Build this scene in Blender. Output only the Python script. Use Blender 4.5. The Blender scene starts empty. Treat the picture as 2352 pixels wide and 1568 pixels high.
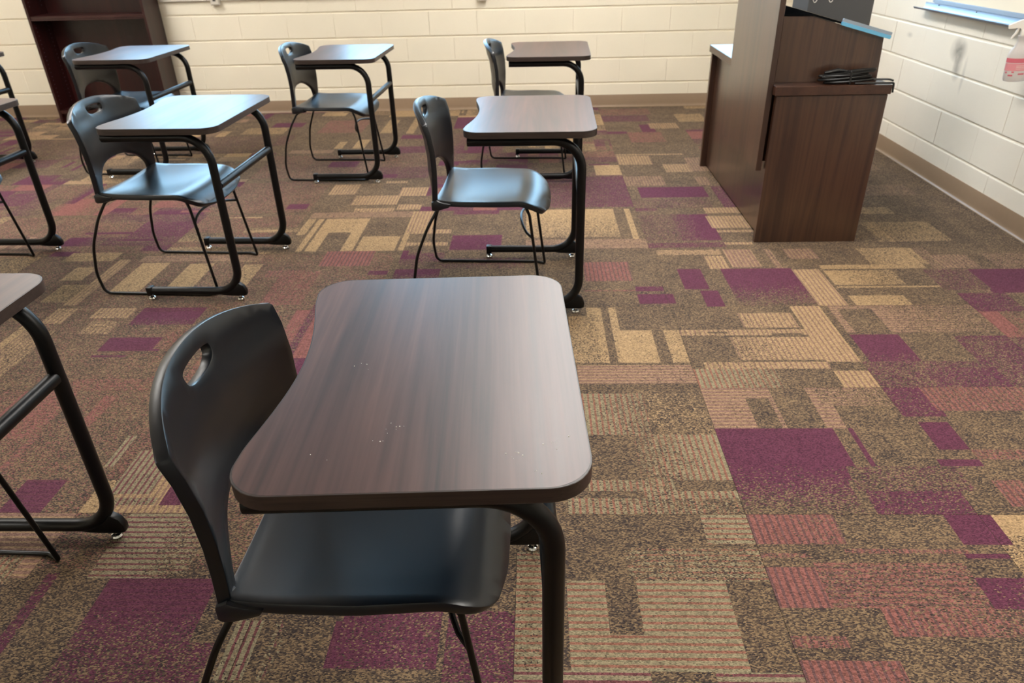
import bpy, bmesh, math, random
from mathutils import Vector, Matrix
from mathutils.geometry import delaunay_2d_cdt
R = math.radians
scene = bpy.context.scene
C = bpy.context.collection

# ------------------------------------------------------------------ camera
FPX, PITCH, YAW, ROLL, CAMH = 1640.46, 0.5197, -0.0400, -0.0263, 1.3654
cam_d = bpy.data.cameras.new('camera'); cam = bpy.data.objects.new('camera', cam_d); C.objects.link(cam)
cam_d.sensor_width = 36.0; cam_d.lens = 36.0 * FPX / 2352.0
cam_d.clip_start = 0.05; cam_d.clip_end = 100
fwd = Vector((math.sin(YAW)*math.cos(PITCH), math.cos(YAW)*math.cos(PITCH), -math.sin(PITCH)))
rt = Vector((math.cos(YAW), -math.sin(YAW), 0)); up = rt.cross(fwd)
r2 = math.cos(ROLL)*rt + math.sin(ROLL)*up; u2 = -math.sin(ROLL)*rt + math.cos(ROLL)*up
m = Matrix((r2, u2, -fwd)).transposed().to_4x4(); m.translation = (0, 0, CAMH)
cam.matrix_world = m
cam_d.dof.use_dof = True; cam_d.dof.focus_distance = 1.3; cam_d.dof.aperture_fstop = 7.5
scene.camera = cam

# ------------------------------------------------------------------ light and exposure
SKY = 8.5          # strength of the daylight outside the window
LAMP = 20.0        # emission of the ceiling troffers
scene.view_settings.view_transform = 'Standard'
scene.view_settings.look = 'None'
scene.view_settings.gamma = 1.0
scene.view_settings.use_curve_mapping = False
scene.view_settings.exposure = 0.66
world = bpy.data.worlds.new('sky'); scene.world = world; world.use_nodes = True
wn = world.node_tree.nodes; wl = world.node_tree.links; wn.clear()
wo = wn.new('ShaderNodeOutputWorld'); wb = wn.new('ShaderNodeBackground')
wc = wn.new('ShaderNodeTexCoord'); wx = wn.new('ShaderNodeSeparateXYZ'); wr = wn.new('ShaderNodeValToRGB')
wl.new(wc.outputs['Generated'], wx.inputs[0])
wma = wn.new('ShaderNodeMath'); wma.operation = 'MULTIPLY_ADD'; wma.inputs[1].default_value = 0.5; wma.inputs[2].default_value = 0.5
wl.new(wx.outputs[2], wma.inputs[0]); wl.new(wma.outputs[0], wr.inputs[0])
we_ = wr.color_ramp.elements
we_[0].position = 0.485; we_[0].color = (0.16, 0.18, 0.15, 1)
we_[1].position = 0.515; we_[1].color = (0.44, 0.76, 1.0, 1)
we2 = we_.new(1.0); we2.color = (0.32, 0.60, 1.0, 1)
wl.new(wr.outputs[0], wb.inputs[0]); wl.new(wb.outputs[0], wo.inputs[0]); wb.inputs[1].default_value = SKY

# room dimensions
XR, YB, XL, YF, ZC = 2.379, 6.579, -5.4, -2.6, 2.74
BW, BH = 0.4064, 0.2032          # concrete block module
BX0, RY0 = -1.3021, -0.1044      # joint phase of back and right wall
WINS = [(BX0-6*BW, BX0-3*BW), (BX0-1*BW, BX0+2*BW), (BX0+5*BW, BX0+8*BW)]; WZ0, WZ1 = 5*BH, 13*BH   # window openings in the back wall
for wx0, wx1 in WINS:
    portal = bpy.data.lights.new('window_portal', 'AREA'); portal.shape = 'RECTANGLE'
    portal.size = wx1-wx0; portal.size_y = WZ1-WZ0; portal.cycles.is_portal = True
    po = bpy.data.objects.new('window_portal', portal); C.objects.link(po)
    po.location = ((wx0+wx1)/2, YB+0.19, (WZ0+WZ1)/2); po.rotation_euler = (R(-90), 0, 0)

# ------------------------------------------------------------------ materials
def s2l(c):
    return tuple((v/12.92 if v <= 0.04045 else ((v+0.055)/1.055)**2.4) for v in [x/255 for x in c])
class NT:
    def __init__(s, name):
        s.m = bpy.data.materials.new(name); s.m.use_nodes = True
        s.n = s.m.node_tree.nodes; s.l = s.m.node_tree.links; s.n.clear()
        s.out = s.n.new('ShaderNodeOutputMaterial'); s.b = s.n.new('ShaderNodeBsdfPrincipled')
        s.l.new(s.b.outputs[0], s.out.inputs[0])
    def N(s, t, **k):
        nd = s.n.new(t)
        for a, v in k.items(): setattr(nd, a, v)
        return nd
    def L(s, a, b): s.l.new(a, b)
    def setv(s, **k):
        for a, v in k.items(): s.b.inputs[a.replace('_', ' ')].default_value = v
    def math(s, op, a, b=None, clamp=False):
        nd = s.N('ShaderNodeMath', operation=op, use_clamp=clamp)
        for i, v in enumerate((a, b)):
            if v is None: continue
            if isinstance(v, (int, float)): nd.inputs[i].default_value = v
            else: s.L(v, nd.inputs[i])
        return nd.outputs[0]
    def mix(s, f, a, b):
        nd = s.N('ShaderNodeMix', data_type='RGBA')
        for i, v in ((0, f), (6, a), (7, b)):
            if isinstance(v, (int, float)): nd.inputs[i].default_value = v
            elif isinstance(v, tuple): nd.inputs[i].default_value = (*v[:3], 1)
            else: s.L(v, nd.inputs[i])
        return nd.outputs[2]
    def noise(s, vec, scale, detail=2.0, rough=0.5):
        nd = s.N('ShaderNodeTexNoise'); nd.inputs['Scale'].default_value = scale
        nd.inputs['Detail'].default_value = detail; nd.inputs['Roughness'].default_value = rough
        if vec is not None: s.L(vec, nd.inputs['Vector'])
        return nd.outputs[0]
    def mapping(s, vec, scale=(1, 1, 1), loc=(0, 0, 0)):
        nd = s.N('ShaderNodeMapping'); nd.inputs['Scale'].default_value = scale; nd.inputs['Location'].default_value = loc
        s.L(vec, nd.inputs[0]); return nd.outputs[0]
    def ramp(s, f, stops):
        nd = s.N('ShaderNodeValToRGB'); cr = nd.color_ramp
        while len(cr.elements) < len(stops): cr.elements.new(0.5)
        for e, (p, c) in zip(cr.elements, stops): e.position = p; e.color = (*c[:3], 1)
        s.L(f, nd.inputs[0]); return nd.outputs[0]
    def bump(s, h, strength, dist):
        nd = s.N('ShaderNodeBump'); nd.inputs['Strength'].default_value = strength; nd.inputs['Distance'].default_value = dist
        s.L(h, nd.inputs['Height']); s.L(nd.outputs[0], s.b.inputs['Normal'])
    def obj(s): return s.N('ShaderNodeTexCoord').outputs['Object']
    def pos(s): return s.N('ShaderNodeNewGeometry').outputs['Position']
M = {}
def plain(name, col, rough=0.5, metal=0.0, spec=0.5, bump=None, var=0.0):
    t = NT(name); c = s2l(col); t.setv(Roughness=rough, Metallic=metal, Specular_IOR_Level=spec)
    v = t.obj(); n = t.noise(v, 35, 3)
    t.L(t.mix(n, tuple(x*(1-var) for x in c), tuple(min(1, x*(1+var)) for x in c)), t.b.inputs['Base Color'])
    if bump: t.bump(t.noise(v, bump[0], 2), bump[1], bump[2])
    M[name] = t.m; return t
def wood(name, cols, rough, axis, scale, spec=0.5, coat=0.0, fine=0.35, bumps=0.05):
    """grain running along axis (0,1,2) of the object"""
    t = NT(name); v = t.obj()
    sc = [scale]*3; sc[axis] = scale*0.06
    n1 = t.noise(t.mapping(v, tuple(sc)), 1.0, 5, 0.6); t.n[-1].inputs['Distortion'].default_value = 0.9
    sc2 = [scale*7]*3; sc2[axis] = scale*0.12
    n2 = t.noise(t.mapping(v, tuple(sc2), (3, 5, 7)), 1.0, 3, 0.6)
    f = t.math('ADD', t.math('MULTIPLY', n1, 1-fine), t.math('MULTIPLY', n2, fine))
    k = len(cols)
    t.L(t.ramp(f, [(0.33+0.34*i/(k-1), s2l(c)) for i, c in enumerate(cols)]), t.b.inputs['Base Color'])
    t.setv(Roughness=rough, Specular_IOR_Level=spec, Coat_Weight=coat, Coat_Roughness=0.25)
    rr = t.math('ADD', t.math('MULTIPLY', n2, 0.06), rough-0.03); t.L(rr, t.b.inputs['Roughness'])
    t.bump(n2, bumps, 0.001)
    M[name] = t.m; return t
def painted_block(name, col, smudge=False):
    t = NT(name); v = t.pos(); c = s2l(col)
    n = t.noise(v, 2.5, 3); base = t.mix(n, tuple(x*0.95 for x in c), tuple(min(1, x*1.04) for x in c))
    if smudge:
        def blob(loc, sc, amt):
            g = t.N('ShaderNodeTexGradient', gradient_type='SPHERICAL')
            mp = t.N('ShaderNodeMapping'); mp.vector_type = 'TEXTURE'
            mp.inputs['Location'].default_value = loc; mp.inputs['Scale'].default_value = sc
            t.L(v, mp.inputs[0]); t.L(mp.outputs[0], g.inputs[0])
            return t.math('MULTIPLY', t.math('MULTIPLY', g.outputs[1], t.math('ADD', t.noise(v, 18, 3), 0.25)), amt)
        s = blob((XR, 4.36, 0.735), (0.2, 0.10, 0.075), 1.1)
        s = t.math('ADD', s, blob((XR, 4.33, 0.65), (0.2, 0.055, 0.085), 0.9))
        s = t.math('ADD', s, blob((XR, 4.25, 0.62), (0.2, 0.02, 0.12), 0.4))
        s = t.math('ADD', s, blob((XR, 4.97, 0.745), (0.2, 0.05, 0.02), 0.4), True)
        base = t.mix(s, base, s2l((92, 92, 88)))
    t.L(base, t.b.inputs['Base Color']); t.setv(Roughness=0.36, Specular_IOR_Level=0.5)
    h = t.math('ADD', t.noise(v, 90, 3), t.math('MULTIPLY', t.noise(v, 14, 2), 1.6))
    t.bump(h, 0.18, 0.0015)
    M[name] = t.m
painted_block('wall_paint', (238, 230, 210))
painted_block('wall_paint_right', (240, 234, 220), True)
plain('ceiling_tile', (225, 222, 212), 0.9, bump=(200, 0.4, 0.002))
plain('cove_base', (146, 124, 102), 0.38, var=0.05)
plain('powder_black', (6, 6, 7), 0.38, spec=0.28, bump=(900, 0.15, 0.0004))
plain('chair_plastic', (9, 15, 23), 0.32, spec=0.55, bump=(1400, 0.25, 0.0003))
plain('wire_black', (7, 7, 7), 0.32, spec=0.3)
plain('chrome', (215, 215, 215), 0.12, metal=1.0)
plain('aluminium', (168, 182, 200), 0.42, metal=1.0)
plain('black_rubber', (7, 7, 8), 0.35, spec=0.4)
plain('black_plastic', (16, 17, 19), 0.4)
plain('grey_metal', (84, 84, 85), 0.85, spec=0.2)
plain('trim_blue_reflection', (120, 196, 240), 0.25, metal=0.6)  # aluminium lip with the blue window reflection put into its base colour
plain('matt_black', (16, 17, 19), 0.9, spec=0.0)
plain('off_white_plastic', (205, 200, 188), 0.45)
plain('white_plastic', (243, 238, 228), 0.4)
plain('dark_socket', (60, 56, 50), 0.6)
plain('whiteboard_face', (242, 234, 214), 0.2)
plain('window_paint', (205, 205, 200), 0.5)
plain('pink_print', (226, 150, 156), 0.5)
plain('red_print', (216, 112, 126), 0.5)
t = plain('bottle_plastic', (232, 226, 222), 0.35); t.setv(Transmission_Weight=0.35)
wood('desk_laminate', [(38, 22, 20), (62, 38, 33), (80, 52, 45), (100, 68, 58)], 0.39, 1, 9, spec=0.6, bumps=0.012, fine=0.4)
wood('desk_edge', [(34, 26, 23), (50, 39, 35), (64, 52, 46)], 0.42, 0, 60, fine=0.5)
wood('station_walnut', [(36, 21, 16), (52, 32, 24), (72, 48, 34), (50, 30, 23)], 0.3, 2, 9, spec=0.55, coat=0.6, fine=0.3)
wood('station_walnut_flat', [(48, 29, 23), (66, 42, 32), (78, 52, 40)], 0.33, 1, 9, spec=0.55, fine=0.3)
wood('mahogany', [(26, 6, 7), (40, 11, 11), (54, 18, 15)], 0.35, 2, 8, fine=0.3)
wood('mahogany_shelf', [(30, 8, 8), (44, 14, 13), (56, 21, 18)], 0.35, 0, 8, fine=0.3)
def emis(name, col, s):
    t = NT(name); t.setv(Emission_Strength=s, Roughness=0.6)
    n = t.noise(t.obj(), 60, 2)
    t.L(t.mix(n, tuple(x*0.97 for x in col), col), t.b.inputs['Emission Color'])
    t.b.inputs['Base Color'].default_value = (0.8, 0.8, 0.8, 1); M[name] = t.m
emis('lamp_diffuser', (1.0, 0.96, 0.91), LAMP)
t = NT('window_glass'); t.n.remove(t.b)
gt = t.N('ShaderNodeBsdfTransparent'); gg = t.N('ShaderNodeBsdfGlossy'); gg.inputs['Roughness'].default_value = 0.02
fr = t.N('ShaderNodeFresnel'); fr.inputs[0].default_value = 1.45; mx = t.N('ShaderNodeMixShader')
t.L(fr.outputs[0], mx.inputs[0]); t.L(gt.outputs[0], mx.inputs[1]); t.L(gg.outputs[0], mx.inputs[2]); t.L(mx.outputs[0], t.out.inputs[0])
M['window_glass'] = t.m

# carpet: loop pile whose yarn colours come from the woven pattern of each tile
t = NT('carpet'); v = t.pos()
vor = t.N('ShaderNodeTexVoronoi', voronoi_dimensions='2D'); vor.inputs['Scale'].default_value = 1.0
t.L(t.mapping(v, (230, 380, 1)), vor.inputs['Vector'])
sep = t.N('ShaderNodeSeparateColor'); t.L(vor.outputs['Color'], sep.inputs[0])
r1, r2_, r3 = sep.outputs[0], sep.outputs[1], sep.outputs[2]
big = t.noise(v, 7, 3, 0.6)
rb = t.math('ADD', t.math('MULTIPLY', r1, 0.75), t.math('MULTIPLY', big, 0.42))
base = t.ramp(rb, [(0.18, s2l((46, 40, 42))), (0.42, s2l((75, 64, 58))), (0.62, s2l((94, 79, 64))), (0.85, s2l((134, 112, 86)))])
at = t.N('ShaderNodeAttribute', attribute_name='yarn'); at2 = t.N('ShaderNodeAttribute', attribute_name='yarn_b')
aw = t.N('ShaderNodeAttribute', attribute_name='weave')
ws_ = t.N('ShaderNodeSeparateXYZ'); t.L(aw.outputs['Vector'], ws_.inputs[0])   # x = density, y = rib along x, z = rib along y
sp = t.N('ShaderNodeSeparateXYZ'); t.L(v, sp.inputs[0])
wob = t.math('MULTIPLY', t.math('SUBTRACT', t.noise(v, 60, 1), 0.5), 1.3)
sx = t.math('GREATER_THAN', t.math('SINE', t.math('ADD', t.math('MULTIPLY', sp.outputs[1], 2*math.pi/0.0185), wob)), 0.42)
sy = t.math('GREATER_THAN', t.math('SINE', t.math('ADD', t.math('MULTIPLY', sp.outputs[0], 2*math.pi/0.0185), wob)), 0.42)
rib = t.math('ADD', t.math('MULTIPLY', sx, ws_.outputs[1]), t.math('MULTIPLY', sy, ws_.outputs[2]), True)
yc = t.mix(rib, at.outputs['Color'], at2.outputs['Color'])
yv = t.math('ADD', t.math('MULTIPLY', r3, 0.75), 0.60)
hs = t.N('ShaderNodeHueSaturation'); hs.inputs['Saturation'].default_value = 0.88; t.L(yc, hs.inputs['Color']); t.L(yv, hs.inputs['Value'])
thr = t.math('ADD', t.math('MULTIPLY', r2_, 0.98), t.math('MULTIPLY', t.noise(v, 16, 3, 0.65), 0.44))
use = t.math('GREATER_THAN', ws_.outputs[0], thr)
t.L(t.mix(use, base, hs.outputs[0]), t.b.inputs['Base Color'])
t.setv(Roughness=1.0, Specular_IOR_Level=0.06)
t.b.inputs['Sheen Weight'].default_value = 0.06
hh = t.math('SUBTRACT', 1.0, t.math('MULTIPLY', vor.outputs['Distance'], 1.0))
t.bump(hh, 0.5, 0.003)
M['carpet'] = t.m
plain('carpet_backing', (48, 42, 38), 0.9)

# ------------------------------------------------------------------ geometry helpers
def mesh(name, verts, faces, smooth=False):
    me = bpy.data.meshes.new(name); me.from_pydata([tuple(v) for v in verts], [], faces); me.update()
    bm = bmesh.new(); bm.from_mesh(me); bmesh.ops.recalc_face_normals(bm, faces=bm.faces); bm.to_mesh(me); bm.free()
    if smooth: me.shade_smooth()
    return me
def link(name, me, mat, parent=None, loc=(0, 0, 0), rz=0):
    o = bpy.data.objects.new(name, me); C.objects.link(o); o.location = loc; o.rotation_euler = (0, 0, rz)
    if mat and not me.materials: me.materials.append(M[mat])
    o.parent = parent
    return o
def tag(o, label=None, cat=None, group=None, kind=None):
    if label: o['label'] = label
    if cat: o['category'] = cat
    if group: o['group'] = group
    if kind: o['kind'] = kind
    return o
def empty(name, loc=(0, 0, 0), rz=0):
    o = bpy.data.objects.new(name, None); C.objects.link(o); o.location = loc; o.rotation_euler = (0, 0, rz); o.empty_display_size = 0.1
    return o
def boxes(name, bl, bevel=0.0, seg=1):
    """one mesh from boxes (x0,x1,y0,y1,z0,z1)"""
    bm = bmesh.new()
    for x0, x1, y0, y1, z0, z1 in bl:
        g = bmesh.ops.create_cube(bm, size=1)['verts']
        for q in g: q.co = ((x0+x1)/2+q.co.x*(x1-x0), (y0+y1)/2+q.co.y*(y1-y0), (z0+z1)/2+q.co.z*(z1-z0))
    if bevel: bmesh.ops.bevel(bm, geom=list(bm.edges), offset=bevel, segments=seg, affect='EDGES', profile=0.5)
    me = bpy.data.meshes.new(name); bm.to_mesh(me); bm.free()
    return me
def box(name, b, mat, parent=None, bevel=0.0, seg=1, loc=(0, 0, 0), rz=0):
    return link(name, boxes(name, [b], bevel, seg), mat, parent, loc, rz)
def fillet(pts, rads, n=8):
    out = [Vector(pts[0])]
    for i in range(1, len(pts)-1):
        a, b, c = Vector(pts[i-1]), Vector(pts[i]), Vector(pts[i+1]); r = rads[i-1]
        if r <= 0: out.append(b); continue
        d1 = (a-b).normalized(); d2 = (c-b).normalized(); ang = d1.angle(d2)
        if ang > math.pi-0.01: out.append(b); continue
        tl = min(r/math.tan(ang/2), (a-b).length*0.49 if i > 1 else (a-b).length*0.98, (c-b).length*0.49 if i < len(pts)-2 else (c-b).length*0.98)
        r = tl*math.tan(ang/2); ctr = b+(d1+d2).normalized()*(r/math.sin(ang/2))
        s = (b+d1*tl)-ctr; e = (b+d2*tl)-ctr; tot = s.angle(e)
        for k in range(n+1):
            f = k/n; out.append(ctr + (s*math.sin((1-f)*tot)+e*math.sin(f*tot))/math.sin(tot))
    out.append(Vector(pts[-1])); return out
def tube_geo(path, r, seg=12, cap=True, closed=False):
    P = [Vector(q) for q in path]; V = []; F = []; n = len(P)
    T = []
    for i in range(n):
        if closed: a, b = P[i-1], P[(i+1) % n]
        else: a, b = P[max(i-1, 0)], P[min(i+1, n-1)]
        T.append((b-a).normalized())
    ref = Vector((0, 0, 1)) if abs(T[0].z) < 0.9 else Vector((0, 1, 0))
    nx = T[0].cross(ref).normalized()
    rr = r if isinstance(r, (list, tuple)) else [r]*n
    for i in range(n):
        nx = (nx - T[i]*nx.dot(T[i])).normalized(); ny = T[i].cross(nx)
        for k in range(seg):
            a = 2*math.pi*k/seg; V.append(P[i]+(nx*math.cos(a)+ny*math.sin(a))*rr[i])
    for i in range(n if closed else n-1):
        j = (i+1) % n
        for k in range(seg): F.append((i*seg+k, i*seg+(k+1) % seg, j*seg+(k+1) % seg, j*seg+k))
    if cap and not closed: F.append(tuple(range(seg-1, -1, -1))); F.append(tuple((n-1)*seg+k for k in range(seg)))
    return V, F
def join_geo(*gs):
    V = []; F = []
    for v, f in gs:
        o = len(V); V += list(v); F += [tuple(i+o for i in q) for q in f]
    return V, F
def smooth_me(me, ang=40):
    me.shade_smooth()
    bm = bmesh.new(); bm.from_mesh(me)
    for e in bm.edges:
        if len(e.link_faces) == 2 and e.calc_face_angle(0) > R(ang): e.smooth = False
    bm.to_mesh(me); bm.free(); return me
def tube(name, path, r, mat, parent=None, seg=12, closed=False):
    v, f = tube_geo(path, r, seg, closed=closed); return link(name, smooth_me(mesh(name, v, f)), mat, parent)
def lathe_geo(prof, seg=20, c=(0, 0, 0), sx=1, sy=1):
    V = []; F = []; n = len(prof)
    for r, z in prof:
        for k in range(seg):
            a = 2*math.pi*k/seg; V.append((c[0]+r*sx*math.cos(a), c[1]+r*sy*math.sin(a), c[2]+z))
    for i in range(n-1):
        for k in range(seg): F.append((i*seg+k, i*seg+(k+1) % seg, (i+1)*seg+(k+1) % seg, (i+1)*seg+k))
    F.append(tuple(range(seg-1, -1, -1))); F.append(tuple((n-1)*seg+k for k in range(seg)))
    return V, F
def prism_geo(poly, a, b, axis='y'):
    n = len(poly); V = []
    for q in (a, b):
        for s, t_ in poly: V.append((s, q, t_) if axis == 'y' else ((s, t_, q) if axis == 'z' else (q, s, t_)))
    F = [tuple(range(n)), tuple(range(2*n-1, n-1, -1))]+[(i, (i+1) % n, n+(i+1) % n, n+i) for i in range(n)]
    return V, F
def prism(name, poly, a, b, mat, parent=None, axis='y', bevel=0.0, smooth=True):
    me = mesh(name, *prism_geo(poly, a, b, axis))
    if bevel:
        bm = bmesh.new(); bm.from_mesh(me)
        es = [e for e in bm.edges if len(e.link_faces) == 2 and e.calc_face_angle(0) > R(50)]
        bmesh.ops.bevel(bm, geom=es, offset=bevel, segments=2, affect='EDGES', profile=0.5); bm.to_mesh(me); bm.free()
    if smooth: smooth_me(me, 35)
    return link(name, me, mat, parent)
def round_poly(pts, rads, n=8):
    k = len(pts); out = []
    for i in range(k):
        a, b, c = Vector(pts[i-1]).to_3d(), Vector(pts[i]).to_3d(), Vector(pts[(i+1) % k]).to_3d()
        if rads[i] <= 0: out.append((b.x, b.y)); continue
        f = fillet([a, b, c], [rads[i]], n); out += [(q.x, q.y) for q in f[1:-1]]
    return out
def shell(name, outline, hole, step, fn, th, mat, parent=None):
    """curved sheet with rounded rim: outline and hole are 2-D loops, fn maps (a,b) to 3-D"""
    pts = [Vector(q) for q in outline]; edges = [(i, (i+1) % len(outline)) for i in range(len(outline))]
    if hole:
        o = len(pts); pts += [Vector(q) for q in hole]; edges += [(o+i, o+(i+1) % len(hole)) for i in range(len(hole))]
    xs = [q[0] for q in outline]; ys = [q[1] for q in outline]
    loops = [outline]+([hole] if hole else [])
    def near(p):
        for lp in loops:
            for q in lp:
                if abs(q[0]-p[0]) < step*0.55 and abs(q[1]-p[1]) < step*0.55: return True
        return False
    def inside(p, lp):
        c = False; j = len(lp)-1
        for i in range(len(lp)):
            if (lp[i][1] > p[1]) != (lp[j][1] > p[1]) and p[0] < (lp[j][0]-lp[i][0])*(p[1]-lp[i][1])/(lp[j][1]-lp[i][1])+lp[i][0]: c = not c
            j = i
        return c
    x = min(xs)+step/2
    while x < max(xs):
        y = min(ys)+step/2
        while y < max(ys):
            if inside((x, y), outline) and not (hole and inside((x, y), hole)) and not near((x, y)): pts.append(Vector((x, y)))
            y += step
        x += step
    vo, eo, fo, *_ = delaunay_2d_cdt(pts, edges, [], 0, 1e-6)
    tris = []
    for f in fo:
        cx = sum(vo[i].x for i in f)/len(f); cy = sum(vo[i].y for i in f)/len(f)
        if inside((cx, cy), outline) and not (hole and inside((cx, cy), hole)): tris.append(tuple(f))
    P = []; Nn = []
    for q in vo:
        e = 1e-4; p0 = Vector(fn(q.x, q.y)); du = Vector(fn(q.x+e, q.y))-p0; dv = Vector(fn(q.x, q.y+e))-p0
        P.append(p0); Nn.append(du.cross(dv).normalized())
    n = len(vo); V = [P[i]+Nn[i]*th/2 for i in range(n)]+[P[i]-Nn[i]*th/2 for i in range(n)]
    F = [tuple(f) for f in tris]+[tuple(n+i for i in reversed(f)) for f in tris]
    cnt = {}
    for f in tris:
        for i in range(len(f)): cnt.setdefault(frozenset((f[i], f[(i+1) % len(f)])), []).append((f[i], f[(i+1) % len(f)]))
    bev = {}
    bedges = [v[0] for v in cnt.values() if len(v) == 1]
    outd = {}
    for a, b in bedges:
        d = (P[b]-P[a]).normalized(); o = d.cross((Nn[a]+Nn[b]).normalized())
        for i in (a, b): outd[i] = outd.get(i, Vector())+o
    ring = {}
    for i, o in outd.items():
        o = o.normalized(); ids = []
        for sgn, off, hgt in ((1, 0.07, 0.46), (1, 0.11, 0.34), (-1, 0.11, 0.34), (-1, 0.07, 0.46)):
            ids.append(len(V)); V.append(P[i]+o*th*off+Nn[i]*th*hgt*sgn)
        ring[i] = ids
    for a, b in bedges:
        ca = [a]+ring[a]+[n+a]; cb = [b]+ring[b]+[n+b]
        for k in range(5): F.append((ca[k], ca[k+1], cb[k+1], cb[k]))
    return link(name, smooth_me(mesh(name, V, F), 32), mat, parent)
def copy_tree(o, parent=None):
    c = o.copy(); C.objects.link(c); c.parent = parent
    for ch in list(o.children): copy_tree(ch, c)
    return c
def lerp_tab(tab, x):
    if x <= tab[0][0]: return tab[0][1]
    for (a, p), (b, q) in zip(tab, tab[1:]):
        if x <= b: f = (x-a)/(b-a); f = f*f*(3-2*f)*0.5+f*0.5; return p+(q-p)*f
    return tab[-1][1]

# ------------------------------------------------------------------ the room shell
floor = box('floor', (XL-0.15, XR+0.15, YF-0.15, YB+0.15, -0.16, -0.006), 'carpet_backing'); tag(floor, kind='structure')
ceiling = box('ceiling', (XL-0.15, XR+0.15, YF-0.15, YB+0.2, ZC, ZC+0.12), 'ceiling_tile'); tag(ceiling, kind='structure')
wl_ = box('wall_left', (XL-0.15, XL, YF-0.15, YB+0.15, -0.006, ZC), 'wall_paint'); tag(wl_, kind='structure')
wf_ = box('wall_front', (XL, XR, YF-0.15, YF, -0.006, ZC), 'wall_paint'); tag(wf_, kind='structure')
PR = 0.009     # blocks stand proud of the mortar
wr_ = box('wall_right', (XR+PR, XR+0.2, YF-0.15, YB+0.2, -0.006, ZC), 'wall_paint_right'); tag(wr_, kind='structure')
ed = [XL]+[q for w in WINS for q in w]+[XR+PR]
wb_ = link('wall_back', boxes('wall_back', [(ed[2*i], ed[2*i+1], YB+PR, YB+0.2, WZ0, WZ1) for i in range(4)]
      + [(XL, XR+PR, YB+PR, YB+0.2, -0.006, WZ0), (XL, XR+PR, YB+PR, YB+0.2, WZ1, ZC)]), 'wall_paint'); tag(wb_, kind='structure')
random.seed(3)
_bc = {}
def block_mesh(w, h, mat):
    key = (round(w, 3), round(h, 3), mat)
    if key not in _bc:
        me = boxes('concrete_block', [(-w/2, w/2, 0, 0.03, -h/2, h/2)])
        bm = bmesh.new(); bm.from_mesh(me)
        for ax_, off in ((0, 0.0042), (2, 0.0014)):
            es = [e for e in bm.edges if abs((e.verts[0].co-e.verts[1].co).normalized()[ax_]) > 0.99 and max(v_.co.y for v_ in e.verts) < 0.001]
            bmesh.ops.bevel(bm, geom=es, offset=off, segments=2, affect='EDGES', profile=0.5)
        bm.to_mesh(me); bm.free(); me.materials.append(M[mat]); _bc[key] = me
    return _bc[key]
J = 0.0015; JH = 0.011
def course_blocks(k, a0, a1, phase, cut=None):
    z0, z1 = k*BH+JH/2, (k+1)*BH-JH/2
    z1 = min(z1, ZC-0.003)
    ph = phase + (0 if k % 2 else BW/2)
    i = math.floor((a0-ph)/BW)
    while ph+i*BW < a1:
        x0, x1 = max(ph+i*BW+J/2, a0), min(ph+(i+1)*BW-J/2, a1); i += 1
        segs = [(x0, x1)]
        for c0, c1 in (cut or []):
            if z0 > WZ0-0.02 and z1 < WZ1+0.02:
                segs = [q for s0, s1 in segs for q in ((s0, min(s1, c0-J/2)), (max(s0, c1+J/2), s1)) if q[1]-q[0] > 0.01]
        for s0, s1 in segs:
            if s1-s0 > 0.04: yield s0, s1, z0, z1
for k in range(0, 14):
    for a, b, z0, z1 in course_blocks(k, XL+0.01, XR-0.002, BX0, WINS):
        if a < -5.2 and k > 8: continue
        o = link('concrete_block', block_mesh(b-a, z1-z0, 'wall_paint'), None, wb_, ((a+b)/2, YB+random.uniform(-0.0012, 0.0012), (z0+z1)/2))
    for a, b, z0, z1 in course_blocks(k, 1.2, YB-0.002, RY0):
        o = link('concrete_block', block_mesh(b-a, z1-z0, 'wall_paint_right'), None, wr_, (XR+random.uniform(-0.0012, 0.0012), (a+b)/2, (z0+z1)/2)); o.rotation_euler = (0, 0, R(-90))
# rubber cove base with a toe
cove = [(0, 0.0), (0.016, 0.0), (0.016, 0.003), (0.009, 0.006), (0.0055, 0.014), (0.0045, 0.03), (0.004, 0.102), (0.003, 0.1045), (0, 0.1045)]
def cove_run(name, mapf):
    V = []; F = []; n = len(cove)
    for e in (0, 1):
        for d, z in cove: V.append(mapf(d, z, e))
    F = [tuple(range(n)), tuple(range(2*n-1, n-1, -1))]+[(i, (i+1) % n, n+(i+1) % n, n+i) for i in range(n)]
    o = link(name, smooth_me(mesh(name, V, F), 50), 'cove_base'); tag(o, kind='structure'); return o
cove_run('baseboard_back', lambda d, z, e: (XL if e else XR-0.001, YB-0.0015-d, z))
cove_run('baseboard_right', lambda d, z, e: (XR-0.0015-d, YF if e else YB-0.018, z))
# window in the back wall (above the frame of the photograph)
for w_, (x0, x1) in enumerate(WINS):
    win = link('window_%d' % (w_+1), boxes('window', [(x0, x1, YB+0.02, YB+0.12, WZ0, WZ0+0.05), (x0, x1, YB+0.02, YB+0.12, WZ1-0.05, WZ1)]
      + [(x-0.025, x+0.025, YB+0.021, YB+0.119, WZ0+0.05, WZ1-0.05) for x in (x0+0.025, (x0+x1)/2, x1-0.025)], 0.003), 'window_paint'); tag(win, kind='structure')
    for q in (x0+0.049, (x0+x1)/2+0.024):
        box('window_pane', (q, q+(x1-x0)/2-0.073, YB+0.07, YB+0.074, WZ0+0.049, WZ1-0.049), 'window_glass', win)
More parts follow.
